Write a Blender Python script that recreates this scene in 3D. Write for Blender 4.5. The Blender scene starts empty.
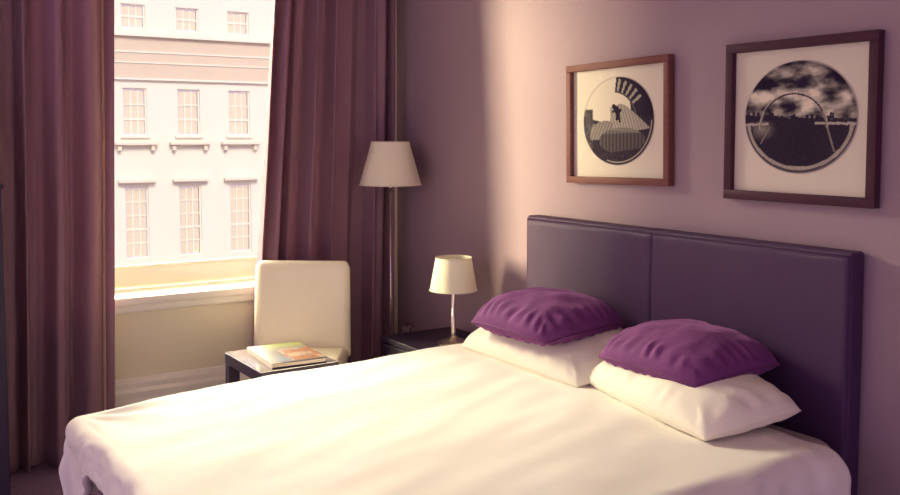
import bpy, bmesh, math, random
from mathutils import Vector, Matrix, noise

scene = bpy.context.scene
C = scene.collection
random.seed(7)
PI = math.pi

# ------------------------------------------------------------------ camera
cam_d = bpy.data.cameras.new('camera')
cam = bpy.data.objects.new('camera', cam_d)
C.objects.link(cam)
scene.camera = cam
cam_d.sensor_width = 36.0
cam_d.sensor_fit = 'HORIZONTAL'
cam_d.lens = 36.0 * 930.0 / 900.0
cam_d.shift_y = -52.5 / 900.0
cam_d.clip_end = 300
_r = Vector((0.54453571, 0.83873766, 0.0))
_u = Vector((-0.05310348, 0.0344765, 0.99799368))
_f = Vector((-0.83705489, 0.5434432, -0.06331358))
_m = Matrix((( _r.x, _u.x, -_f.x, 4.44442814), (_r.y, _u.y, -_f.y, -2.53894007), (_r.z, _u.z, -_f.z, 1.45), (0, 0, 0, 1)))
cam.matrix_world = _m

# ------------------------------------------------------------------ world, sun, daylight
w = bpy.data.worlds.new('world')
scene.world = w
w.use_nodes = True
w.node_tree.nodes['Background'].inputs[0].default_value = (0.70, 0.49, 0.78, 1)
w.node_tree.nodes['Background'].inputs[1].default_value = 1.2

def light(name, kind, loc, target, energy, color, size=None, size_y=None, angle=None):
    d = bpy.data.lights.new(name, kind)
    d.energy = energy
    d.color = color
    if size:
        d.shape = 'RECTANGLE'
        d.size = size
        d.size_y = size_y
    if angle:
        d.angle = angle
    o = bpy.data.objects.new(name, d)
    C.objects.link(o)
    o.location = loc
    o.rotation_euler = (Vector(target) - Vector(loc)).to_track_quat('-Z', 'Y').to_euler()
    return o

light('sun', 'SUN', (10, -4, 20), (-40, 2, -18), 3.1, (1.0, 0.93, 0.80), angle=math.radians(25))
# open sky above the street, and an unseen panel added for slanting window light
light('sky_over_street', 'AREA', (-6.0, -0.8, 4.9), (0.8, -1.2, 1.1), 5000, (1.0, 0.89, 0.65), 7.5, 3.2)
light('added_side_light', 'AREA', (-2.9, -6.5, 2.4), (0.2, -0.9, 1.3), 7000, (1.0, 0.90, 0.55), 4.4, 3.5)

vs = scene.view_settings
vs.view_transform = 'Standard'
vs.look = 'None'
vs.exposure = 0.0
vs.gamma = 1.0
vs.use_curve_mapping = False

# ------------------------------------------------------------------ materials
M = {}
def srgb(r, g, b):
    return tuple(((c / 255.0) / 12.92 if c / 255.0 <= 0.04045 else ((c / 255.0 + 0.055) / 1.055) ** 2.4) for c in (r, g, b))

def mat(name, col, rough=0.6, var=0.0, vscale=8.0, bump=0.0, bscale=60.0, spec=0.5, metal=0.0, sheen=0.0, ior=1.45, coat=0.0, stretch=(1, 1, 1), trans=0.0):
    m = bpy.data.materials.new(name)
    m.use_nodes = True
    nt = m.node_tree
    p = nt.nodes['Principled BSDF']
    p.inputs['Roughness'].default_value = rough
    p.inputs['Metallic'].default_value = metal
    p.inputs['Specular IOR Level'].default_value = spec
    p.inputs['IOR'].default_value = ior
    p.inputs['Coat Weight'].default_value = coat
    if sheen:
        p.inputs['Sheen Weight'].default_value = sheen
        p.inputs['Sheen Roughness'].default_value = 0.35
        p.inputs['Sheen Tint'].default_value = (min(1, col[0] * 3 + .2), min(1, col[1] * 3 + .2), min(1, col[2] * 3 + .2), 1)
    tc = nt.nodes.new('ShaderNodeTexCoord')
    mp = nt.nodes.new('ShaderNodeMapping')
    mp.inputs['Scale'].default_value = stretch
    nt.links.new(tc.outputs['Object'], mp.inputs['Vector'])
    n = nt.nodes.new('ShaderNodeTexNoise')
    n.inputs['Scale'].default_value = vscale
    n.inputs['Detail'].default_value = 5
    nt.links.new(mp.outputs['Vector'], n.inputs['Vector'])
    mx = nt.nodes.new('ShaderNodeMix')
    mx.data_type = 'RGBA'
    mx.inputs[6].default_value = (col[0] * (1 - var), col[1] * (1 - var), col[2] * (1 - var), 1)
    mx.inputs[7].default_value = (min(1, col[0] * (1 + var)), min(1, col[1] * (1 + var)), min(1, col[2] * (1 + var)), 1)
    nt.links.new(n.outputs['Fac'], mx.inputs[0])
    nt.links.new(mx.outputs[2], p.inputs['Base Color'])
    if bump:
        n2 = nt.nodes.new('ShaderNodeTexNoise')
        n2.inputs['Scale'].default_value = bscale
        n2.inputs['Detail'].default_value = 6
        nt.links.new(mp.outputs['Vector'], n2.inputs['Vector'])
        b = nt.nodes.new('ShaderNodeBump')
        b.inputs['Strength'].default_value = bump
        b.inputs['Distance'].default_value = 0.01
        nt.links.new(n2.outputs['Fac'], b.inputs['Height'])
        nt.links.new(b.outputs['Normal'], p.inputs['Normal'])
    if trans:
        t = nt.nodes.new('ShaderNodeBsdfTranslucent')
        nt.links.new(mx.outputs[2], t.inputs['Color'])
        ms = nt.nodes.new('ShaderNodeMixShader')
        ms.inputs[0].default_value = trans
        out = nt.nodes['Material Output']
        nt.links.new(p.outputs[0], ms.inputs[1])
        nt.links.new(t.outputs[0], ms.inputs[2])
        nt.links.new(ms.outputs[0], out.inputs['Surface'])
    M[name] = m
    return m

def glass_mat(name, refl=0.06):
    m = bpy.data.materials.new(name)
    m.use_nodes = True
    nt = m.node_tree
    nt.nodes.remove(nt.nodes['Principled BSDF'])
    out = nt.nodes['Material Output']
    t = nt.nodes.new('ShaderNodeBsdfTransparent')
    g = nt.nodes.new('ShaderNodeBsdfGlossy')
    g.inputs['Roughness'].default_value = 0.03
    fr = nt.nodes.new('ShaderNodeFresnel')
    fr.inputs['IOR'].default_value = 1.0 + refl * 5
    ms = nt.nodes.new('ShaderNodeMixShader')
    nt.links.new(fr.outputs[0], ms.inputs[0])
    nt.links.new(t.outputs[0], ms.inputs[1])
    nt.links.new(g.outputs[0], ms.inputs[2])
    nt.links.new(ms.outputs[0], out.inputs['Surface'])
    M[name] = m

mat('wall_mauve', (0.36, 0.255, 0.28), 0.85, 0.04, 3, 0.12, 220)
mat('wall_cream', (0.90, 0.85, 0.60), 0.8, 0.03, 3, 0.08, 150)
mat('paint_white', (0.90, 0.88, 0.74), 0.45, 0.02, 4)
mat('ceiling_paint', (0.70, 0.62, 0.55), 0.9, 0.02, 3)
mat('carpet', (0.24, 0.14, 0.25), 0.95, 0.40, 90, 0.8, 160)
mat('curtain_cloth', (0.35, 0.20, 0.25), 0.8, 0.10, 30, 0.25, 300, trans=0.20, sheen=0.15)
mat('curtain_light_line', (0.85, 0.62, 0.50), 0.8, 0.04, 20, trans=0.55)  # pale tint imitating light that shows past the curtain
mat('white_cotton', (0.86, 0.82, 0.72), 0.85, 0.02, 5, 0.22, 14)
mat('pillow_cotton', (0.90, 0.86, 0.68), 0.85, 0.03, 6, 0.25, 22)
mat('mattress_cloth', (0.45, 0.38, 0.34), 0.9, 0.04, 8, 0.1, 60)
mat('leather_purple', (0.068, 0.030, 0.082), 0.50, 0.10, 6, 0.18, 260, spec=0.28)
mat('seam_thread', (0.075, 0.045, 0.08), 0.6, 0.05, 20)
mat('velvet_purple', (0.16, 0.034, 0.150), 0.85, 0.22, 14, 0.25, 40, sheen=0.35)
mat('velvet_piping', (0.14, 0.03, 0.12), 0.8, 0.1, 30, sheen=0.3)
mat('black_lacquer', (0.030, 0.018, 0.042), 0.10, 0.1, 20, ior=6.0, coat=0.5)
mat('black_wood', (0.030, 0.017, 0.042), 0.5, 0.2, 12, 0.05, 80, stretch=(1, 1, 6))
mat('frame_wood_red', (0.20, 0.075, 0.062), 0.5, 0.25, 14, 0.1, 60, stretch=(1, 1, 4), spec=0.2)
mat('frame_wood_dark', (0.075, 0.028, 0.042), 0.5, 0.25, 14, 0.1, 60, stretch=(1, 1, 4), spec=0.15)
mat('mount_card', (0.70, 0.62, 0.49), 0.9, 0.01, 10)
mat('lamp_fabric', (0.93, 0.88, 0.66), 0.85, 0.03, 40, 0.08, 300, trans=0.12)
mat('lamp_lining', (0.80, 0.72, 0.58), 0.85, 0.02, 40)
mat('chrome', (0.72, 0.62, 0.58), 0.22, 0.03, 20, metal=1.0)
mat('chair_leather', (0.91, 0.85, 0.63), 0.5, 0.03, 7, 0.10, 120)
mat('bulb_glass', (0.85, 0.82, 0.75), 0.25, 0.02, 10)
mat('paper', (0.72, 0.62, 0.48), 0.85, 0.12, 200, stretch=(1, 1, 8))
mat('plastic_pink', (0.55, 0.38, 0.38), 0.4, 0.03, 20)
mat('cord_dark', (0.16, 0.09, 0.13), 0.5, 0.03, 20)
mat('stone_cream', (0.75, 0.745, 0.61), 0.9, 0.025, 0.6, 0.1, 3)
mat('stone_tan', (0.61, 0.54, 0.40), 0.9, 0.03, 0.8)
mat('stone_mould', (0.74, 0.68, 0.53), 0.9, 0.03, 0.8)
mat('sash_white', (0.77, 0.765, 0.63), 0.6, 0.02, 2)
mat('far_pane', (0.66, 0.62, 0.46), 0.35, 0.10, 1.2)
mat('asphalt', (0.20, 0.18, 0.17), 0.9, 0.15, 1.0)
mat('pale_board', (0.55, 0.45, 0.42), 0.6, 0.05, 6)
glass_mat('window_glass', 0.05)
glass_mat('picture_glass', 0.003)

# ------------------------------------------------------------------ mesh helpers
def bm_box(bm, x0, x1, y0, y1, z0, z1):
    vs_ = [bm.verts.new((x, y, z)) for x in (x0, x1) for y in (y0, y1) for z in (z0, z1)]
    for f in ((0, 1, 3, 2), (4, 6, 7, 5), (0, 4, 5, 1), (2, 3, 7, 6), (0, 2, 6, 4), (1, 5, 7, 3)):
        bm.faces.new([vs_[i] for i in f])
    return bm

def box(x0, x1, y0, y1, z0, z1, bev=0.0, seg=2):
    bm = bmesh.new()
    bm_box(bm, x0, x1, y0, y1, z0, z1)
    if bev:
        bmesh.ops.bevel(bm, geom=bm.edges[:], offset=bev, segments=seg, profile=0.5, affect='EDGES')
    return bm

def bm_lathe(bm, prof, n=40, cx=0, cy=0):
    rings = []
    for r, z in prof:
        if r < 1e-6:
            rings.append([bm.verts.new((cx, cy, z))])
        else:
            rings.append([bm.verts.new((cx + r * math.cos(2 * PI * k / n), cy + r * math.sin(2 * PI * k / n), z)) for k in range(n)])
    for a, b in zip(rings, rings[1:]):
        for k in range(n):
            k2 = (k + 1) % n
            q = [a[k % len(a)], a[k2 % len(a)], b[k2 % len(b)], b[k % len(b)]]
            q2 = []
            for v in q:
                if v not in q2:
                    q2.append(v)
            if len(q2) > 2:
                bm.faces.new(q2)
    return bm

def lathe(prof, n=40, cx=0, cy=0):
    return bm_lathe(bmesh.new(), prof, n, cx, cy)

def tube(pts, r, n=8, closed=False):
    bm = bmesh.new()
    pts = [Vector(p) for p in pts]
    rings = []
    N = len(pts)
    for i, p in enumerate(pts):
        a = pts[(i - 1) % N] if (closed or i > 0) else p
        b = pts[(i + 1) % N] if (closed or i < N - 1) else p
        t = (b - a).normalized()
        up = Vector((0, 0, 1)) if abs(t.z) < 0.9 else Vector((1, 0, 0))
        s = t.cross(up).normalized()
        u2 = s.cross(t)
        rings.append([bm.verts.new(p + r * (math.cos(2 * PI * k / n) * s + math.sin(2 * PI * k / n) * u2)) for k in range(n)])
    for i in range(N if closed else N - 1):
        a, b = rings[i], rings[(i + 1) % N]
        for k in range(n):
            bm.faces.new((a[k], a[(k + 1) % n], b[(k + 1) % n], b[k]))
    if not closed:
        bm.faces.new(rings[0][::-1])
        bm.faces.new(rings[-1])
    return bm

def grid(nx, ny, fn):
    bm = bmesh.new()
    g = [[bm.verts.new(fn(i / nx, j / ny)) for j in range(ny + 1)] for i in range(nx + 1)]
    for i in range(nx):
        for j in range(ny):
            bm.faces.new((g[i][j], g[i + 1][j], g[i + 1][j + 1], g[i][j + 1]))
    return bm

def obj(name, bm, m, parent=None, smooth=False, solid=0.0, off=0.0, mesh=None):
    if mesh is None:
        bmesh.ops.recalc_face_normals(bm, faces=bm.faces[:])
        mesh = bpy.data.meshes.new(name)
        bm.to_mesh(mesh)
        bm.free()
        mesh.materials.append(M[m] if isinstance(m, str) else m)
        if smooth:
            for p in mesh.polygons:
                p.use_smooth = True
    o = bpy.data.objects.new(name, mesh)
    C.objects.link(o)
    if parent:
        o.parent = parent
    if solid:
        s = o.modifiers.new('thickness', 'SOLIDIFY')
        s.thickness = solid
        s.offset = off
    return o

def tag(o, label, cat, group=None):
    o['label'] = label
    o['category'] = cat
    if group:
        o['group'] = group
    return o

def thing(name, label, cat, loc=(0, 0, 0), rz=0.0, group=None):
    o = bpy.data.objects.new(name, None)
    C.objects.link(o)
    o.location = loc
    o.rotation_euler = (0, 0, rz)
    return tag(o, label, cat, group)

def struct(name, bm, m, parent=None, **k):
    o = obj(name, bm, m, parent, **k)
    if not parent:
        o['kind'] = 'structure'
    return o

def auto_smooth(o, ang=0.7):
    for p in o.data.polygons:
        p.use_smooth = True
    try:
        o.data.set_sharp_from_angle(angle=ang)
    except Exception:
        pass
    return o

# ------------------------------------------------------------------ room shell
WY0, WY1, WZ0, WZ1 = -1.86, -0.46, 0.66, 2.55      # window opening in the wall x = 0
RX, RY, CH = 8.6, -4.2, 2.85
struct('floor', box(-0.3, RX, RY, 0.15, -0.12, 0.0), 'carpet')
struct('ceiling', box(-0.3, RX, RY, 0.15, CH, CH + 0.15), 'ceiling_paint')
struct('wall_back', box(-0.3, RX, 0.0, 0.15, 0, CH), 'wall_mauve')
bm = bmesh.new()
bm_box(bm, -0.3, 0, RY, WY0, 0, CH)
bm_box(bm, -0.3, 0, -9.5, RY, 0, 7.0)  # unseen extension, raised to keep the area lights from leaking in
bm_box(bm, -0.3, 0, WY1, 0.0, 0, CH)
bm_box(bm, -0.3, 0, WY0, WY1, 0, WZ0)
bm_box(bm, -0.3, 0, WY0, WY1, WZ1, CH)
struct('wall_left', bm, 'wall_cream')

def skirting_profile(bm, length, along_y):
    prof = [(0, 0), (0.026, 0), (0.026, 0.20), (0.022, 0.215), (0.022, 0.245), (0.014, 0.262), (0.014, 0.285), (0.008, 0.305), (0.0, 0.312)]
    ends = []
    for e in length:
        ends.append([bm.verts.new((d, e, z) if along_y else (e, -d, z)) for d, z in prof])
    for i in range(len(prof) - 1):
        bm.faces.new((ends[0][i], ends[1][i], ends[1][i + 1], ends[0][i + 1]))
    bm.faces.new(ends[0])
    bm.faces.new(ends[1][::-1])
    return bm
struct('baseboard_left', skirting_profile(bmesh.new(), (RY, -0.03), True), 'paint_white')
struct('baseboard_back', skirting_profile(bmesh.new(), (0.03, RX), False), 'paint_white')

# window: sill board, side and head linings, sash rails, single pane
win = bpy.data.objects.new('window_1', None)
C.objects.link(win)
win['kind'] = 'structure'
win['label'] = 'tall white window with deep painted sill between the curtains'
FX0, FX1 = -0.27, -0.21
auto_smooth(obj('sill', box(-0.20, 0.05, WY0 - 0.06, WY1 + 0.06, 0.662, 0.702, 0.010), 'paint_white', win))
auto_smooth(obj('apron_moulding', box(0.001, 0.026, WY0 - 0.03, WY1 + 0.03, 0.625, 0.661, 0.006), 'paint_white', win))
obj('bottom_rail', box(FX0, FX1, WY0 + 0.06, WY1 - 0.06, 0.703, 0.800, 0.005), 'paint_white', win)
obj('glazing_bead', box(FX1 - 0.012, FX1 + 0.003, WY0 + 0.06, WY1 - 0.06, 0.801, 0.816, 0.003), 'paint_white', win)
obj('top_rail', box(FX0, FX1, WY0 + 0.06, WY1 - 0.06, 2.45, 2.54, 0.005), 'paint_white', win)
obj('stile', box(FX0, FX1, WY0 + 0.002, WY0 + 0.059, 0.703, 2.54, 0.005), 'paint_white', win)
obj('stile', box(FX0, FX1, WY1 - 0.059, WY1 - 0.002, 0.703, 2.54, 0.005), 'paint_white', win)
obj('pane', box(-0.243, -0.238, WY0 + 0.06, WY1 - 0.06, 0.801, 2.449), 'window_glass', win)
obj('outer_sill', box(-0.38, -0.272, WY0 - 0.05, WY1 + 0.05, 0.60, 0.66, 0.006), 'paint_white', win)

# ------------------------------------------------------------------ building across the street
FXB = -40.44
bld = thing('building', 'pale cream stone building with sash windows seen through the bedroom window', 'building', (FXB, 10, -12))
def bl(bm):
    bmesh.ops.translate(bm, verts=bm.verts[:], vec=(-FXB, -10, 12))
    return bm
YA, YB = -4.0, 30.0
SP, WW = 2.55, 1.12
cols = [8.37 + SP * i for i in range(-3, 6)]
rows = [(6.48, 7.60, 3, 2, -0.0), (1.48, 3.70, 3, 3, 0.0), (-4.37, -0.95, 3, 5, 0.0)]
# facade pieces around the window holes, so that the windows sit in real recesses
bm = bmesh.new()
zc = [-12.0]
for z0, z1, a, b, c in sorted(rows):
    zc += [z0, z1]
zc.append(12.0)
for k in range(0, len(zc), 2):
    bm_box(bm, FXB - 0.5, FXB, YA, YB, zc[k], zc[k + 1])
for z0, z1, a, b, c in rows:
    ys = [YA]
    for y in cols:
        ys += [y, y + WW]
    ys.append(YB)
    for k in range(0, len(ys), 2):
        bm_box(bm, FXB - 0.5, FXB, ys[k], ys[k + 1], z0, z1)
obj('facade_wall', bl(bm), 'stone_cream', bld)
obj('frieze', bl(box(FXB + 0.001, FXB + 0.10, YA, YB, 4.20, 6.10)), 'stone_tan', bld)
for z0, z1, d in ((6.10, 6.24, 0.30), (6.25, 6.36, 0.18), (5.35, 5.42, 0.14), (4.86, 4.92, 0.14), (4.08, 4.19, 0.16)):
    obj('cornice', bl(box(FXB + 0.001, FXB + d, YA, YB, z0, z1)), 'stone_cream', bld)
def window_proto(z0, z1, nc, nr):
    W_, H_ = WW, z1 - z0
    bm = bmesh.new()
    s = 0.075
    bm_box(bm, 0, 0.10, 0, s, 0, H_)
    bm_box(bm, 0, 0.10, W_ - s, W_, 0, H_)
    bm_box(bm, 0, 0.10, s, W_ - s, 0, s)
    bm_box(bm, 0, 0.10, s, W_ - s, H_ - s, H_)
    cw = (W_ - 2 * s) / nc
    rh = (H_ - 2 * s) / nr
    for i in range(1, nc):
        bm_box(bm, 0.02, 0.08, s + cw * i - 0.035, s + cw * i + 0.035, s, H_ - s)
    for j in range(1, nr):
        t = 0.05 if j == nr // 2 else 0.03
        for i in range(nc):
            bm_box(bm, 0.02, 0.08, s + cw * i + 0.035 * (i > 0), s + cw * (i + 1) - 0.035 * (i < nc - 1), s + rh * j - t, s + rh * j + t)
    me = bpy.data.meshes.new('window')
    bmesh.ops.recalc_face_normals(bm, faces=bm.faces[:])
    bm.to_mesh(me); bm.free()
    me.materials.append(M['sash_white'])
    bm = box(0.03, 0.045, 0.037, cw - 0.037, 0.031, rh - 0.031)
    pm = bpy.data.meshes.new('pane')
    bmesh.ops.recalc_face_normals(bm, faces=bm.faces[:])
    bm.to_mesh(pm); bm.free()
    pm.materials.append(M['far_pane'])
    spots = [(s + cw * i, s + rh * j) for i in range(nc) for j in range(nr)]
    return me, pm, spots
sill_me = {}
for z0, z1, nc, nr, sh in rows:
    me, pm, spots = window_proto(z0, z1, nc, nr)
    for y in cols:
        wo = obj('window', None, None, bld, mesh=me)
        wo.location = (-0.19, y - 10, z0 + 12)
        for a, b in spots:
            po = obj('pane', None, None, wo, mesh=pm)
            po.location = (0, a, b)
        if z0 == 1.48:
            lo = obj('window_ledge', bl(box(FXB + 0.001, FXB + 0.34, y - 0.42, y + WW + 0.42, 1.02, 1.16, 0.02, 1)), 'stone_mould', bld)
            for yy in (y - 0.30, y + WW + 0.12):
                b_ = obj('ledge_bracket', bl(box(FXB + 0.001, FXB + 0.24, yy, yy + 0.18, 0.74, 1.018, 0.03, 1)), 'stone_mould', bld)
            obj('window_sill', bl(box(FXB + 0.001, FXB + 0.12, y - 0.12, y + WW + 0.12, 1.36, 1.47)), 'stone_cream', bld)
        elif z0 < 0:
            obj('window_hood', bl(box(FXB + 0.001, FXB + 0.30, y - 0.30, y + WW + 0.30, -0.76, -0.62, 0.02, 1)), 'stone_mould', bld)
        else:
            obj('window_sill', bl(box(FXB + 0.001, FXB + 0.12, y - 0.12, y + WW + 0.12, 6.37, 6.47)), 'stone_cream', bld)
obj('string_course', bl(box(FXB + 0.001, FXB + 0.2, YA, YB, -5.10, -4.92)), 'stone_cream', bld)
gr = struct('ground_street', box(-60, -0.5, -40, 60, -12.2, -12.0), 'asphalt')

# ------------------------------------------------------------------ curtains
def curtain(name, label, y_lo, y_hi, x_mid, amps, lean_lo, lean_hi, light_lines, seed, squeeze=0.0):
    """Wavy cloth from floor to ceiling; y_lo/y_hi at z = 1.2, leaning a little with height."""
    t = thing(name, label, 'curtain', (x_mid, (y_lo + y_hi) / 2, 0.012))
    cy0 = (y_lo + y_hi) / 2
    H = 2.80
    def fn(u, v):
        z = v * H
        lo = y_lo + lean_lo * (z - 1.2)
        hi = y_hi + lean_hi * (z - 1.2)
        x = 0.0
        for k, (fq, a, ph) in enumerate(amps):
            wob = 0.55 * noise.noise(Vector((seed + k * 3.1, v * 2.2, u * 1.5)))
            x += a * math.sin(2 * PI * (fq * (u + 0.10 * math.sin(2 * PI * u + seed) ) + ph) + wob * 1.4)
        grow = 0.75 + 0.25 * (1 - v)
        dy = 0.014 * math.cos(2 * PI * amps[0][0] * u + 1.3)
        w_ = squeeze * max(0.0, min(1.0, (u - 0.35) / 0.3))
        lim = 0.07 - 0.02 * w_
        xx = max(-lim, min(lim, x * grow)) - 0.03 * w_
        return (xx, lo + (hi - lo) * u + dy - cy0, z)
    c = obj('cloth', grid(300, 40, fn), 'curtain_cloth', t, smooth=True, solid=0.004, off=0)
    for u, wd, dx in light_lines:
        def fl(a, v):
            p = fn(u, v)
            return (p[0] + dx + 0.0, p[1] + (a - 0.5) * wd, p[2])
        obj('light_line_strip', grid(2, 30, fl), 'curtain_light_line', t, smooth=True, solid=0.004, off=1)  # added pale ribbon, stands for a bright line of light by the cloth
    return t
curtain('curtain', 'deep plum floor-length curtain hanging at the left side of the window', -2.62, -1.515, 0.142,
        [(6.3, 0.052, 0.1), (12.2, 0.026, 0.3), (3.1, 0.022, 0.6)], 0.005, 0.018, [(0.937, 0.011, 0.012)], 2.3)
curtain('curtain', 'brown plum curtain hanging between the window and the floor lamp', -0.842, -0.060, 0.132,
        [(6.4, 0.050, 0.62), (13.1, 0.026, 0.1), (2.6, 0.022, 0.2)], 0.07, 0.006, [(0.994, 0.006, 0.004)], 5.7, 1.0)

# ------------------------------------------------------------------ bed
BX0, BX1, BYF, BYH = 1.29, 2.81, -1.885, -0.085
bed = thing('bed', 'double bed with dark purple leather headboard against the mauve wall', 'bed', (2.04, -1.0, 0.0))
def bd(bm):
    bmesh.ops.translate(bm, verts=bm.verts[:], vec=(-2.04, 1.0, 0))
    return bm
hb = obj('headboard', bd(box(1.255, 2.812, -0.072, -0.004, 0.06, 1.108, 0.012, 3)), 'leather_purple', bed)
bm = hb.data
# two padded leather panels with a stitched joint between them
def panel(x0, x1):
    def fn(u, v):
        x = x0 + (x1 - x0) * u
        z = 0.10 + (1.096 - 0.10) * v
        e = min(u * (x1 - x0), (1 - u) * (x1 - x0), v * 0.996, (1 - v) * 0.996)
        b = 0.006 * (1 - math.exp(-e / 0.004))
        b += 0.0025 * noise.noise(Vector((x * 6, z * 6, 1.0))) * min(1, e / 0.05)
        return (x - 2.04, -0.070 - b + 1.0, z)
    return grid(90, 70, fn)
for x0, x1 in ((1.262, 2.0072), (2.0088, 2.806)):
    obj('headboard_panel', panel(x0, x1), 'leather_purple', bed, smooth=True, solid=0.004, off=-1)
obj('headboard_seam', tube([(2.008 - 2.04, -0.0745 + 1.0, 0.10 + 0.05 * k) for k in range(20)], 0.002, 6), 'seam_thread', bed, smooth=True)
obj('bed_base', bd(box(BX0 + 0.02, BX1 - 0.02, BYF + 0.02, BYH, 0.13, 0.33, 0.01)), 'black_wood', bed)
obj('mattress', bd(box(BX0 + 0.01, BX1 - 0.01, BYF + 0.01, BYH, 0.332, 0.545, 0.05, 4)), 'mattress_cloth', bed, smooth=True)
for x in (BX0 + 0.05, BX1 - 0.11):
    for y in (BYF + 0.05, -0.25):
        obj('leg', bd(box(x, x + 0.06, y, y + 0.06, 0.0, 0.13, 0.004)), 'black_wood', bed)

# duvet: flat cloth bent over the rounded edge of the bed, fanned at the corners
def duvet():
    r = 0.085
    x0, x1, yf, yh = 1.315, 2.870, -1.928, -0.27
    Ls, Lf = 0.34, 0.34
    def fn(u, v):
        a = (x0 - Ls) + (x1 - x0 + 2 * Ls) * u
        b = (yf - Lf) + (yh - yf + Lf) * v
        ex = (x0 - a) if a < x0 else (a - x1 if a > x1 else 0.0)
        sx = -1 if a < x0 else 1
        short = 0.45 + 0.55 * max(0.0, min(1.0, 1 - (a - x0) / 0.28))
        ey = max(yf - b, 0.0) * short
        px, py = min(max(a, x0), x1), max(b, yf)
        d = math.hypot(ex, ey)
        z = 0.600 + 0.012 * noise.noise(Vector((a * 1.6, b * 1.6, 0.3)))
        # gentle puff and long soft creases over the top
        wr = noise.noise(Vector((a * 3.2 + 0.8 * b, b * 2.0 - a * 0.9, 2.0)))
        wr2 = noise.noise(Vector((a * 9.0 + b * 2.0, b * 4.0 + a, 5.0)))
        wr3 = noise.noise(Vector((a * 5.0 - b * 7.0, b * 3.0 + a * 2.0, 11.0)))
        z += 0.010 * wr + 0.005 * wr2 + 0.004 * wr3 * abs(wr3)
        near = max(0.0, 1 - d / 0.05) if d > 0 else 1.0
        if d > 0:
            nx, ny = sx * ex / d, -ey / d
            th = math.atan2(ey, ex)
            corner = math.sin(2 * th) if ex > 0 and ey > 0 else 0.0
            dd = d * (1 - 0.12 * corner)
            r = 0.085 - 0.035 * (ey / d)
            if dd < r * PI / 2:
                out = r * math.sin(dd / r)
                down = r * (1 - math.cos(dd / r))
            else:
                out = r - 0.05 * (dd - r * PI / 2)
                down = r + (dd - r * PI / 2)
            s = (a if ey > ex else b)
            fold = 0.016 * math.sin(s * 17 + 2.0 * noise.noise(Vector((s * 3, 0, 9)))) * min(1, max(0, dd - 0.08) / 0.15)
            fold += corner * 0.012 * math.sin(5 * th + 0.6) * min(1, dd / 0.15)
            out += (fold + 0.020 * wr2 + 0.007 * noise.noise(Vector((a * 16, b * 16, 7)))) * min(1, dd / 0.06)
            # crease radiating from the foot corner
            px += nx * out
            py += ny * out
            z -= down
        else:
            # wrinkles pulled towards the foot corners
            for cxr, sg in ((x0, 1), (x1, -1)):
                q = math.hypot(a - cxr, b - yf)
                if q < 0.5:
                    z += 0.008 * min(1, q / 0.15) * (1 - q / 0.5) * math.sin(9 * math.atan2(b - yf, sg * (a - cxr)) + 3 * q)
        qc = math.hypot(a - x0, (b - yf) * 0.7)
        z -= 0.030 * max(0.0, 1 - qc / 0.45) ** 1.5
        # head end is pressed down under the pillows
        z -= 0.012 * max(0, 1 - (yh - b) / 0.10)
        # the foot end lies a little lower
        z -= 0.03 * max(0, min(1, (-0.6 - b) / 1.3))
        return (px, py, z)
    return grid(200, 200, fn)
dv = obj('duvet', duvet(), 'white_cotton', None, smooth=True, solid=0.022, off=-1)
# put the origin at the foot of the thing
tag(dv, 'large plain white cotton duvet spread over the bed', 'duvet')

# ------------------------------------------------------------------ pillows and cushions
def pillow_bm(a, b, h, puff, pinch, wr, seed, flange=0.0, droop=0.0, n=88, sq=0.42, gat=130.0):
    def side(sgn):
        def fn(u, v):
            p, q = 2 * u - 1, 2 * v - 1
            # concentrate samples near the edges
            p = math.sin(p * PI / 2) * 0.35 + p * 0.65
            q = math.sin(q * PI / 2) * 0.35 + q * 0.65
            t = max(0.0, (1 - abs(p) ** puff) * (1 - abs(q) ** puff)) ** sq
            x = a * p * math.sqrt(1 - pinch * abs(q) ** 3.0)
            y = b * q * math.sqrt(1 - pinch * abs(p) ** 3.0)
            z = h * t if sgn > 0 else -0.75 * h * t
            e = min(1 - abs(p), 1 - abs(q))
            # gathers running in from the seam
            s = x * gat if (1 - abs(q)) < (1 - abs(p)) else y * gat
            g = math.sin(s + 5 * noise.noise(Vector((x * 7, y * 7, seed)))) * math.exp(-((e - 0.14) / 0.15) ** 2)
            g *= 0.5 + 0.9 * noise.noise(Vector((s * 0.11, seed, 3)))
            z += sgn * wr * g * min(1, e * 14)
            z += wr * 1.6 * noise.noise(Vector((x * 6 + seed, y * 6, sgn))) * min(1, e * 5)
            z += wr * 0.8 * noise.noise(Vector((x * 16 + seed, y * 11, sgn * 2))) * min(1, e * 5)
            z -= droop * (abs(p) ** 3 + abs(q) ** 3) * 0.5
            return (x, y, z)
        return fn
    bm = grid(n, n, side(1))
    bm2 = grid(n, n, side(-1))
    me = bpy.data.meshes.new('tmp')
    bm2.to_mesh(me)
    bm2.free()
    bm.from_mesh(me)
    bpy.data.meshes.remove(me)
    bmesh.ops.remove_doubles(bm, verts=bm.verts[:], dist=0.0012)
    edge = []
    f = side(1)
    for k in range(40): edge.append(f(k / 40, 0))
    for k in range(40): edge.append(f(1, k / 40))
    for k in range(40): edge.append(f(1 - k / 40, 1))
    for k in range(40): edge.append(f(0, 1 - k / 40))
    return bm, edge

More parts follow.
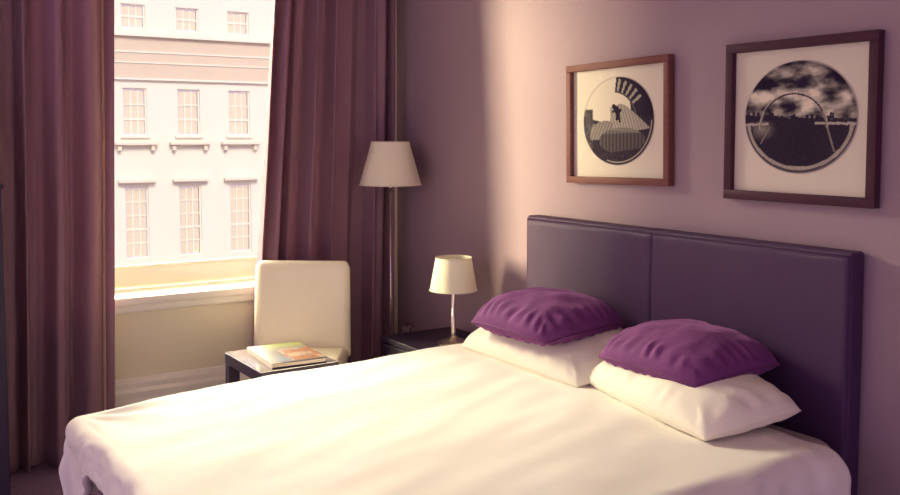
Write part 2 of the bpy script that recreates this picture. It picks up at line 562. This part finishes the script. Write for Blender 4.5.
def make_pillow(name, label, cat, loc, rot, a, b, h, mats, group, pipe, **k):
    t = thing(name, label, cat, loc, 0, group)
    t.rotation_euler = rot
    bm, edge = pillow_bm(a, b, h, **k)
    obj('cover', bm, mats[0], t, smooth=True)
    obj('piping' if pipe > 0.003 else 'seam', tube(edge, pipe, 6, closed=True), mats[1], t, smooth=True)
    return t
R = math.radians
make_pillow('pillow', 'white cotton pillow under the purple cushion nearest the table lamp', 'pillow',
            (1.735, -0.30, 0.665), (R(8), R(0), R(-1)), 0.385, 0.215, 0.085, ('pillow_cotton', 'pillow_cotton'), 'white bed pillows', 0.002,
            puff=2.6, pinch=0.13, wr=0.005, seed=1.0, droop=0.03, gat=70.0)
make_pillow('pillow', 'white cotton pillow under the purple cushion farther from the table lamp', 'pillow',
            (2.415, -0.338, 0.662), (R(7), R(1), R(-10)), 0.342, 0.185, 0.085, ('pillow_cotton', 'pillow_cotton'), 'white bed pillows', 0.002,
            puff=2.6, pinch=0.13, wr=0.006, seed=4.0, droop=0.03, gat=70.0)
make_pillow('cushion', 'purple velvet cushion on the white pillow nearest the table lamp', 'cushion',
            (1.715, -0.335, 0.775), (R(4), R(0), R(0)), 0.255, 0.21, 0.088, ('velvet_purple', 'velvet_piping'), 'purple velvet cushions', 0.0045,
            puff=2.4, pinch=0.22, wr=0.008, seed=7.0, droop=0.035, sq=0.42)
make_pillow('cushion', 'purple velvet cushion on the white pillow farther from the table lamp', 'cushion',
            (2.37, -0.285, 0.76), (R(4), R(0), R(-3)), 0.25, 0.20, 0.082, ('velvet_purple', 'velvet_piping'), 'purple velvet cushions', 0.0045,
            puff=2.4, pinch=0.22, wr=0.008, seed=11.0, droop=0.035, sq=0.42)

# ------------------------------------------------------------------ nightstand
ns = thing('nightstand', 'low black nightstand beside the bed carrying the small table lamp', 'nightstand', (0.89, -0.22, 0))
def rel(bm, x, y, z=0):
    bmesh.ops.translate(bm, verts=bm.verts[:], vec=(-x, -y, -z))
    return bm
obj('top', rel(box(0.59, 1.20, -0.43, -0.03, 0.475, 0.50, 0.003), 0.89, -0.22), 'black_wood', ns)
obj('body', rel(box(0.605, 1.185, -0.415, -0.035, 0.08, 0.474, 0.003), 0.89, -0.22), 'black_wood', ns)
for z0, z1 in ((0.09, 0.275), (0.285, 0.468)):
    d = obj('drawer', rel(box(0.61, 1.18, -0.428, -0.416, z0, z1, 0.003), 0.89, -0.22), 'black_wood', ns)
    obj('knob', rel(lathe([(0, 0.0), (0.007, 0.0), (0.007, 0.012), (0.014, 0.018), (0.012, 0.026), (0, 0.028)], 16), 0, 0), 'chrome', d, smooth=True)
    k = d.children[0]
    k.location = (0.0, -0.428 + 0.22, (z0 + z1) / 2)
    k.rotation_euler = (PI / 2, 0, 0)
for x in (0.615, 1.135):
    for y in (-0.405, -0.085):
        obj('foot', rel(box(x, x + 0.04, y, y + 0.04, 0, 0.079, 0.003), 0.89, -0.22), 'black_wood', ns)

# ------------------------------------------------------------------ lamps
def shade_parts(t, r0, r1, z0, z1, th=0.003):
    s = obj('lamp_shade', lathe([(r0, z0), (r1, z1), (r1 - th, z1), (r0 - th, z0), (r0, z0)], 56), 'lamp_fabric', t, smooth=False)
    auto_smooth(s)
    for r, z in ((r0 + 0.001, z0), (r1 + 0.001, z1)):
        obj('shade_rim', tube([(r * math.cos(2 * PI * k / 56), r * math.sin(2 * PI * k / 56), z) for k in range(56)], 0.0022, 6, closed=True), 'lamp_lining', s, smooth=True)
    bm = bmesh.new()
    for k in range(3):
        a = 2 * PI * k / 3
        c, s_ = math.cos(a), math.sin(a)
        q = tube([(0.012 * c, 0.012 * s_, z0 + 0.035), (0.7 * r0 * c, 0.7 * r0 * s_, z0 + 0.03), ((r0 - 0.006) * c, (r0 - 0.006) * s_, z0 + 0.012)], 0.0015, 5)
        me = bpy.data.meshes.new('tmp'); q.to_mesh(me); q.free(); bm.from_mesh(me); bpy.data.meshes.remove(me)
    obj('shade_carrier', bm, 'chrome', s, smooth=True)
    return s

fl = thing('floor_lamp', 'slim floor lamp with pale conical shade standing beside the curtain', 'floor lamp', (0.325, -0.225, 0.0))
auto_smooth(obj('base', lathe([(0, 0), (0.135, 0), (0.135, 0.008), (0.12, 0.016), (0.02, 0.022), (0.012, 0.05), (0, 0.05)], 48), 'chrome', fl))
obj('pole', lathe([(0, 0.05), (0.0055, 0.05), (0.0055, 1.19), (0, 1.19)], 16), 'chrome', fl, smooth=True)
auto_smooth(obj('socket', lathe([(0, 1.185), (0.014, 1.187), (0.017, 1.20), (0.017, 1.25), (0, 1.25)], 20), 'chrome', fl))
obj('bulb', lathe([(0, 1.25), (0.013, 1.252), (0.028, 1.30), (0.024, 1.33), (0.0, 1.348)], 20), 'bulb_glass', fl, smooth=True)
shade_parts(fl, 0.157, 0.096, 1.203, 1.42)

tl = thing('table_lamp', 'small chrome table lamp with cream conical shade on the nightstand', 'table lamp', (0.91, -0.225, 0.5005))
auto_smooth(obj('base', lathe([(0, 0), (0.072, 0), (0.073, 0.006), (0.060, 0.013), (0.025, 0.022), (0.012, 0.035), (0, 0.035)], 48), 'chrome', tl))
auto_smooth(obj('stem', lathe([(0, 0.035), (0.0105, 0.035), (0.0105, 0.13), (0.0085, 0.134), (0.0085, 0.232), (0, 0.232)], 20), 'chrome', tl))
auto_smooth(obj('socket', lathe([(0, 0.230), (0.014, 0.232), (0.016, 0.245), (0.016, 0.285), (0, 0.285)], 20), 'chrome', tl))
obj('bulb', lathe([(0, 0.285), (0.012, 0.287), (0.024, 0.325), (0.02, 0.348), (0.0, 0.362)], 20), 'bulb_glass', tl, smooth=True)
shade_parts(tl, 0.109, 0.082, 0.246, 0.395)

# wall socket with the lamp plug
ws = thing('wall_socket', 'small pale plug in a wall socket low beside the nightstand', 'socket', (0.135, 0, 0.40))
auto_smooth(obj('plate', box(-0.036, 0.036, -0.008, -0.0005, -0.036, 0.036, 0.004), 'cord_dark', ws))
auto_smooth(obj('plug', box(-0.02, 0.02, -0.045, -0.0085, -0.018, 0.018, 0.006), 'plastic_pink', ws))
obj('cord', tube([(0.018, -0.03, 0.008), (0.035, -0.04, 0.022), (0.06, -0.035, 0.04), (0.075, -0.03, 0.02), (0.085, -0.03, -0.1), (0.09, -0.035, -0.395)], 0.004, 6), 'plastic_pink', ws, smooth=True)

# ------------------------------------------------------------------ chair
ca = R(-35)
ch = thing('upholstered_chair', 'cream leather upholstered dining chair standing behind the small table', 'chair', (0.345, -0.72, 0.0), ca)
# local: +x forward, y across, back at x ~ 0
def back_fn(side):
    def fn(u, v):
        z = 0.40 + (0.852 - 0.40) * v
        half = 0.232 - 0.006 * v
        y = (2 * u - 1) * half
        # rounded top corners
        e = max(0, abs(y) - (half - 0.03)) / 0.03
        if v > 0.9:
            z -= 0.030 * (1 - math.sqrt(max(0, 1 - e * e))) * min(1, (v - 0.9) / 0.1)
        tilt = -0.09 * (z - 0.42)
        th = 0.030 * (1 - 0.6 * e * e) * (1 - 0.55 * max(0, (v - 0.93) / 0.07) ** 2)
        belly = 0.006 * math.sin(PI * v) * (1 - (2 * u - 1) ** 2)
        return (tilt + side * (th + (belly if side > 0 else 0)) + 0.03, y, z)
    return fn
bm = grid(28, 28, back_fn(1))
bm2 = grid(28, 28, back_fn(-1))
me = bpy.data.meshes.new('tmp'); bm2.to_mesh(me); bm2.free(); bm.from_mesh(me); bpy.data.meshes.remove(me)
# close the rim between both faces
bm.verts.ensure_lookup_table()
n1 = 29 * 29
def vi(i, j): return i * 29 + j
rim = [(i, 0) for i in range(28)] + [(28, j) for j in range(28)] + [(28 - i, 28) for i in range(28)] + [(0, 28 - j) for j in range(28)]
for k in range(len(rim)):
    a, b = rim[k], rim[(k + 1) % len(rim)]
    bm.faces.new((bm.verts[vi(*a)], bm.verts[vi(*b)], bm.verts[n1 + vi(*b)], bm.verts[n1 + vi(*a)]))
o = obj('backrest', bm, 'chair_leather', ch, smooth=True)
bv = o.modifiers.new('soft', 'BEVEL'); bv.width = 0.006; bv.segments = 2; bv.limit_method = 'ANGLE'; bv.angle_limit = 0.9
bm = box(0.055, 0.455, -0.228, 0.228, 0.375, 0.452, 0.028, 4)
for v in bm.verts:
    if v.co.z > 0.42:
        v.co.z += 0.014 * (1 - ((v.co.x - 0.25) / 0.21) ** 2) * (1 - (v.co.y / 0.23) ** 2)
obj('seat', bm, 'chair_leather', ch, smooth=True)
for x, y in ((0.39, -0.20), (0.39, 0.20), (0.03, -0.20), (0.03, 0.20)):
    auto_smooth(obj('leg', box(x - 0.001, x + 0.045, y - 0.024, y + 0.024, 0.0, 0.374, 0.010, 3), 'chair_leather', ch))

# ------------------------------------------------------------------ side table and book
stb = thing('side_table', 'small square black lacquered side table in front of the chair', 'table', (0.90, -1.068, 0.0))
TX, TY = 0.205, 0.165
obj('tabletop', box(-TX, TX, -TY, TY, 0.497, 0.543, 0.003), 'black_wood', stb)
obj('polished_surface', box(-TX + 0.003, TX - 0.003, -TY + 0.003, TY - 0.003, 0.5432, 0.5452), 'black_lacquer', stb)
for x in (-TX + 0.001, TX - 0.048):
    for y in (-TY + 0.001, TY - 0.048):
        obj('leg', box(x, x + 0.047, y, y + 0.047, 0, 0.496, 0.002), 'black_wood', stb)

# printed cover of the book: pale ground, lime strip, coloured pictures
def book_cover():
    m = bpy.data.materials.new('book_print')
    m.use_nodes = True
    nt = m.node_tree
    p = nt.nodes['Principled BSDF']
    p.inputs['Roughness'].default_value = 0.3
    a = nt.nodes.new('ShaderNodeVertexColor')
    a.layer_name = 'print'
    nt.links.new(a.outputs['Color'], p.inputs['Base Color'])
    M['book_print'] = m
    m2 = m.copy()
    m2.name = 'photo_print'
    m2.node_tree.nodes['Principled BSDF'].inputs['Roughness'].default_value = 0.9
    m2.node_tree.nodes['Principled BSDF'].inputs['Specular IOR Level'].default_value = 0.15
    M['photo_print'] = m2
book_cover()
def paint(o, fn, k=1.0):
    at = o.data.color_attributes.new('print', 'FLOAT_COLOR', 'POINT')
    for i, v in enumerate(o.data.vertices):
        c = fn(v.co)
        at.data[i].color = (c[0] * k, c[1] * k, c[2] * k, 1)

bk = thing('book', 'hardback book with a colourful picture cover lying on the side table', 'book', (0.92, -1.052, 0.5455), R(-4))
BW, BH = 0.165, 0.112       # half size along x and y
pg = obj('pages', box(-BW + 0.004, BW - 0.004, -BH + 0.002, BH - 0.004, 0.0035, 0.0165), 'paper', bk)
obj('back_cover', box(-BW, BW, -BH, BH, 0.0, 0.003), 'black_wood', bk)
obj('spine', box(-BW, BW, -BH - 0.003, -BH - 0.0005, 0.0, 0.0205), 'paper', bk)
cv = obj('front_cover', grid(90, 60, lambda u, v: (-BW + 2 * BW * u, -BH + 2 * BH * v, 0.0202)), 'book_print', bk, solid=0.003, off=-1)
def cover_col(co):
    u, v = (co.x + BW) / (2 * BW), (co.y + BH) / (2 * BH)
    n = noise.noise(Vector((u * 7, v * 5, 3)))
    n2 = noise.noise(Vector((u * 16, v * 13, 8)))
    c = Vector((0.30, 0.27, 0.22)) * (1 + 0.35 * n)
    if u < 0.20 and v > 0.22:
        return (0.50 + 0.1 * n, 0.58, 0.10)                 # lime strip
    if v < 0.16:
        return (0.42, 0.36, 0.27)                           # spine edge of the jacket
    if u < 0.34 and v > 0.25:
        return (0.44, 0.42, 0.26)
    if v > 0.40 and 0.34 < u < 0.94:
        k = noise.cell(Vector((u * 5.2 + 0.3 * n, v * 4.4 + 0.2 * n2, 2.0)))
        if n2 > 0.34: return (0.10, 0.08, 0.12)
        if k < 0.36: return (0.72, 0.25, 0.07)
        if k < 0.55: return (0.85, 0.62, 0.42)
        if k < 0.72: return (0.70, 0.66, 0.60)
        return (0.22, 0.30, 0.44)
    if 0.70 < u < 0.95 and v < 0.45:
        return (0.30 + 0.1 * n2, 0.36 + 0.1 * n2, 0.46)
    if u > 0.95: return (0.14, 0.12, 0.13)
    return (c.x, c.y, c.z)
paint(cv, cover_col, 0.42)

# ------------------------------------------------------------------ framed photographs
def disc(rx, rz, y, n=260, rings=90):
    bm = bmesh.new()
    cen = bm.verts.new((0, y, 0))
    prev = None
    for k in range(1, rings + 1):
        q = k / rings
        ring = [bm.verts.new((rx * q * math.cos(2 * PI * i / n), y, rz * q * math.sin(2 * PI * i / n))) for i in range(n)]
        for i in range(n):
            j = (i + 1) % n
            if prev is None:
                bm.faces.new((cen, ring[i], ring[j]))
            else:
                bm.faces.new((prev[i], ring[i], ring[j], prev[j]))
        prev = ring
    return bm

def tone(g):
    g = max(0.0, min(1.0, g)) ** 1.7
    return (0.022 + 0.75 * g, 0.012 + 0.67 * g, 0.030 + 0.50 * g)

def art_stair(p, q):
    r = math.hypot(p, q)
    n = noise.noise(Vector((p * 6, q * 6, 1)))
    f = noise.noise(Vector((p * 22, q * 22, 4)))
    g = 0.10 + 0.08 * f
    # pale sky at the upper left
    if q > -0.12 - 0.25 * p and p < 0.42 - 0.15 * q and p + 0.2 > -1.0:
        g = 0.95
    # dark stair spiral with pale treads, upper right
    dx, dy = p + 0.15, q - 0.0
    rr, th = math.hypot(dx, dy), math.atan2(dy, dx)
    if rr > 0.66 and 0.10 < th < 1.45:
        g = 0.06
        if 0.66 < rr < 0.98 and math.sin(th * 34) > 0.25 and th > 0.55: g = 0.62
        if rr < 0.70: g = 0.25
    # rim dark on the left
    if p < -0.72 and q < 0.30:
        g = 0.15 + 0.6 * max(0.0, f)
    # pale curved ramp
    if -0.20 < p and q < 0.42 - 0.25 * abs(p - 0.25) ** 1.2 - 0.55 * max(0, p - 0.1) and q > -0.28 + 0.1 * p:
        g = 0.60 + 0.10 * math.sin((p * 3 + q) * 26)
    # left ramp half
    if -0.80 < p < -0.12 and q < 0.02 - 0.9 * (p + 0.35) ** 2 and q > -0.42:
        g = 0.50 + 0.09 * math.sin((p * 2 - q) * 34)
    # big dark planked drum, lower middle
    ex, ey = (p - 0.12) / 0.66, (q + 0.45) / 0.30
    if ex * ex + ey * ey < 1:
        g = 0.24 + 0.07 * math.sin(p * 62) + 0.12 * (ey > 0.55)
        if ey > 0.72 - 0.2 * ex: g = 0.45
    if q < -0.70 + 0.12 * p: g = 0.12 + 0.10 * f
    if r > 0.90 and q < 0 and p > -0.3: g = 0.10 + 0.5 * (0.93 < r < 0.96)
    # standing figure
    for fx, fy, fr in ((-0.10, 0.34, 0.055), (-0.03, 0.27, 0.075), (0.01, 0.20, 0.07), (0.02, 0.12, 0.06), (-0.01, 0.05, 0.04), (0.06, 0.05, 0.035), (0.07, -0.01, 0.03), (0.08, 0.24, 0.04), (-0.12, 0.22, 0.03)):
        if math.hypot(p - fx, q - fy) < fr: g = 0.03
    return tone(g)

def art_harbour(p, q):
    r = math.hypot(p, q)
    n = noise.fractal(Vector((p * 2.2 + 3, q * 4.0, 1)), 1.0, 2.0, 5)
    f = noise.noise(Vector((p * 18, q * 30, 4)))
    hz = -0.02 - 0.02 * p * p
    if q > hz:
        g = 0.50 + 0.95 * n - 0.25 * max(0, q - 0.5)
        if r > 0.95: g *= 0.8
    else:
        g = 0.07 + 0.05 * f + 0.16 * max(0, 1 - math.hypot(p + 0.68, (q + 0.22) * 1.4) / 0.32) * 3
        g += 0.20 * math.exp(-((q - hz) / 0.03) ** 2) * (0.5 + f)
    # skyline
    sk = hz + 0.03 + 0.05 * noise.cell(Vector((p * 22, 0, 0))) + (0.10 * noise.cell(Vector((p * 16, 5, 0))) if p > 0.5 else 0) + (0.06 if p < -0.45 else 0)
    if hz - 0.03 < q < sk: g = 0.06 + 0.18 * (p > 0.45 and f > 0.15)
    # pale deck running round the bottom of the fisheye
    y0 = -0.86 + 0.10 * (p * p)
    rr = math.hypot(p / 0.98, (q + 0.06) / 0.90)
    if q < hz - 0.08 and 0.92 < rr: g = 0.66 + 0.1 * f
    if q < hz - 0.08 and 0.985 < rr: g = 0.25
    if q < hz - 0.08 and 0.895 < rr < 0.92: g = 0.12
    if abs(q - (hz - 0.09)) < 0.022 and (p > 0.30 or p < -0.55): g = 0.72
    # arch of the bridge
    ax, ay = (p + 0.10) / 0.60, (q + 0.20) / 0.62
    ra = math.hypot(ax, ay)
    if q > -0.20 and abs(ra - 1) < 0.022: g = 0.12 if q > 0.1 else 0.5
    if q > -0.20 and 0.024 <= ra - 1 < 0.05: g = 0.75
    if -0.62 < q < -0.18 and abs(p - (0.52 + (-0.2 - q) * 0.30)) < 0.013: g = 0.55
    if -0.50 < q < -0.18 and abs(p + 0.70 - (q + 0.5) * 0.55) < 0.011: g = 0.5
    return tone(g)

def picture(name, label, x0, x1, z0, z1, fw_, fmat, rx, rz, cz, art, roll, bevel_mat='mount_card'):
    cx_, cz_ = (x0 + x1) / 2, (z0 + z1) / 2
    hw, hh = (x1 - x0) / 2, (z1 - z0) / 2
    t = thing(name, label, 'picture', (cx_, 0, cz_))
    t.rotation_euler = (0, roll, 0)
    d0, d1 = -0.034, -0.004
    for b in ((-hw, hw, d0, d1, hh - fw_, hh), (-hw, hw, d0, d1, -hh, -hh + fw_), (-hw, -hw + fw_, d0, d1, -hh + fw_ + .0003, hh - fw_ - .0003), (hw - fw_, hw, d0, d1, -hh + fw_ + .0003, hh - fw_ - .0003)):
        auto_smooth(obj('frame_rail', box(*b, 0.002), fmat, t))
    obj('mount', box(-hw + fw_, hw - fw_, -0.014, -0.010, -hh + fw_, hh - fw_), 'mount_card', t)
    pr = obj('photograph', disc(rx, rz, -0.0152), 'photo_print', t, solid=0.0008, off=1)
    pr.location = (0, 0, cz)
    paint(pr, lambda co: art(co.x / rx, co.z / rz))
    ring = [(rx * 1.012 * math.cos(2 * PI * k / 90), -0.0155, cz + rz * 1.012 * math.sin(2 * PI * k / 90)) for k in range(90)]
    obj('mount_bevel', tube(ring, 0.0014, 5, closed=True), 'pale_board', t, smooth=True)
    obj('backing', box(-hw + fw_, hw - fw_, -0.0095, -0.005, -hh + fw_, hh - fw_), 'black_wood', t)
    obj('glass', box(-hw + fw_, hw - fw_, -0.0225, -0.021, -hh + fw_, hh - fw_), 'picture_glass', t)
    return t
picture('framed_photograph', 'framed round photograph of a curving stair with a small figure above the headboard', 1.468, 2.040, 1.262, 1.742, 0.027, 'frame_wood_red', 0.195, 0.170, 0.006, art_stair, R(-1.0))
picture('framed_photograph', 'framed round photograph of a harbour with an arched bridge and cloudy sky', 2.296, 2.852, 1.238, 1.757, 0.030, 'frame_wood_dark', 0.204, 0.176, 0.012, art_harbour, 0.0)

# ------------------------------------------------------------------ furniture at the left border
cb = thing('tall_cabinet', 'tall dark cabinet at the left border beside the plum curtain', 'cabinet', (0.45, -2.36, 0))
obj('body', box(-0.13, 0.148, -0.28, 0.308, 0.04, 1.25, 0.004), 'black_wood', cb)
obj('top', box(-0.14, 0.16, -0.29, 0.313, 1.2505, 1.27, 0.003), 'black_wood', cb)
d = obj('door', box(0.1485, 0.162, -0.275, 0.302, 0.06, 1.235, 0.003), 'black_wood', cb)
obj('handle', tube([(0.185, 0.24, 0.60), (0.185, 0.24, 0.74)], 0.006, 8), 'chrome', d, smooth=True)
obj('plinth', box(-0.12, 0.14, -0.27, 0.295, 0, 0.039), 'black_wood', cb)
pb = thing('board', 'pale upright board standing on the tall dark cabinet at the left border', 'board', (0.58, -2.30, 1.2705))
obj('panel', box(-0.011, 0.011, -0.2, 0.236, 0.0, 0.36, 0.002), 'pale_board', pb)
for b in ((-0.2, 0.236, 0.0, 0.03), (-0.2, 0.236, 0.33, 0.36), (-0.2, -0.17, 0.0305, 0.3295), (0.206, 0.236, 0.0305, 0.3295)):
    obj('border_rail', box(0.0115, 0.020, b[0], b[1], b[2], b[3], 0.002), 'mount_card', pb)
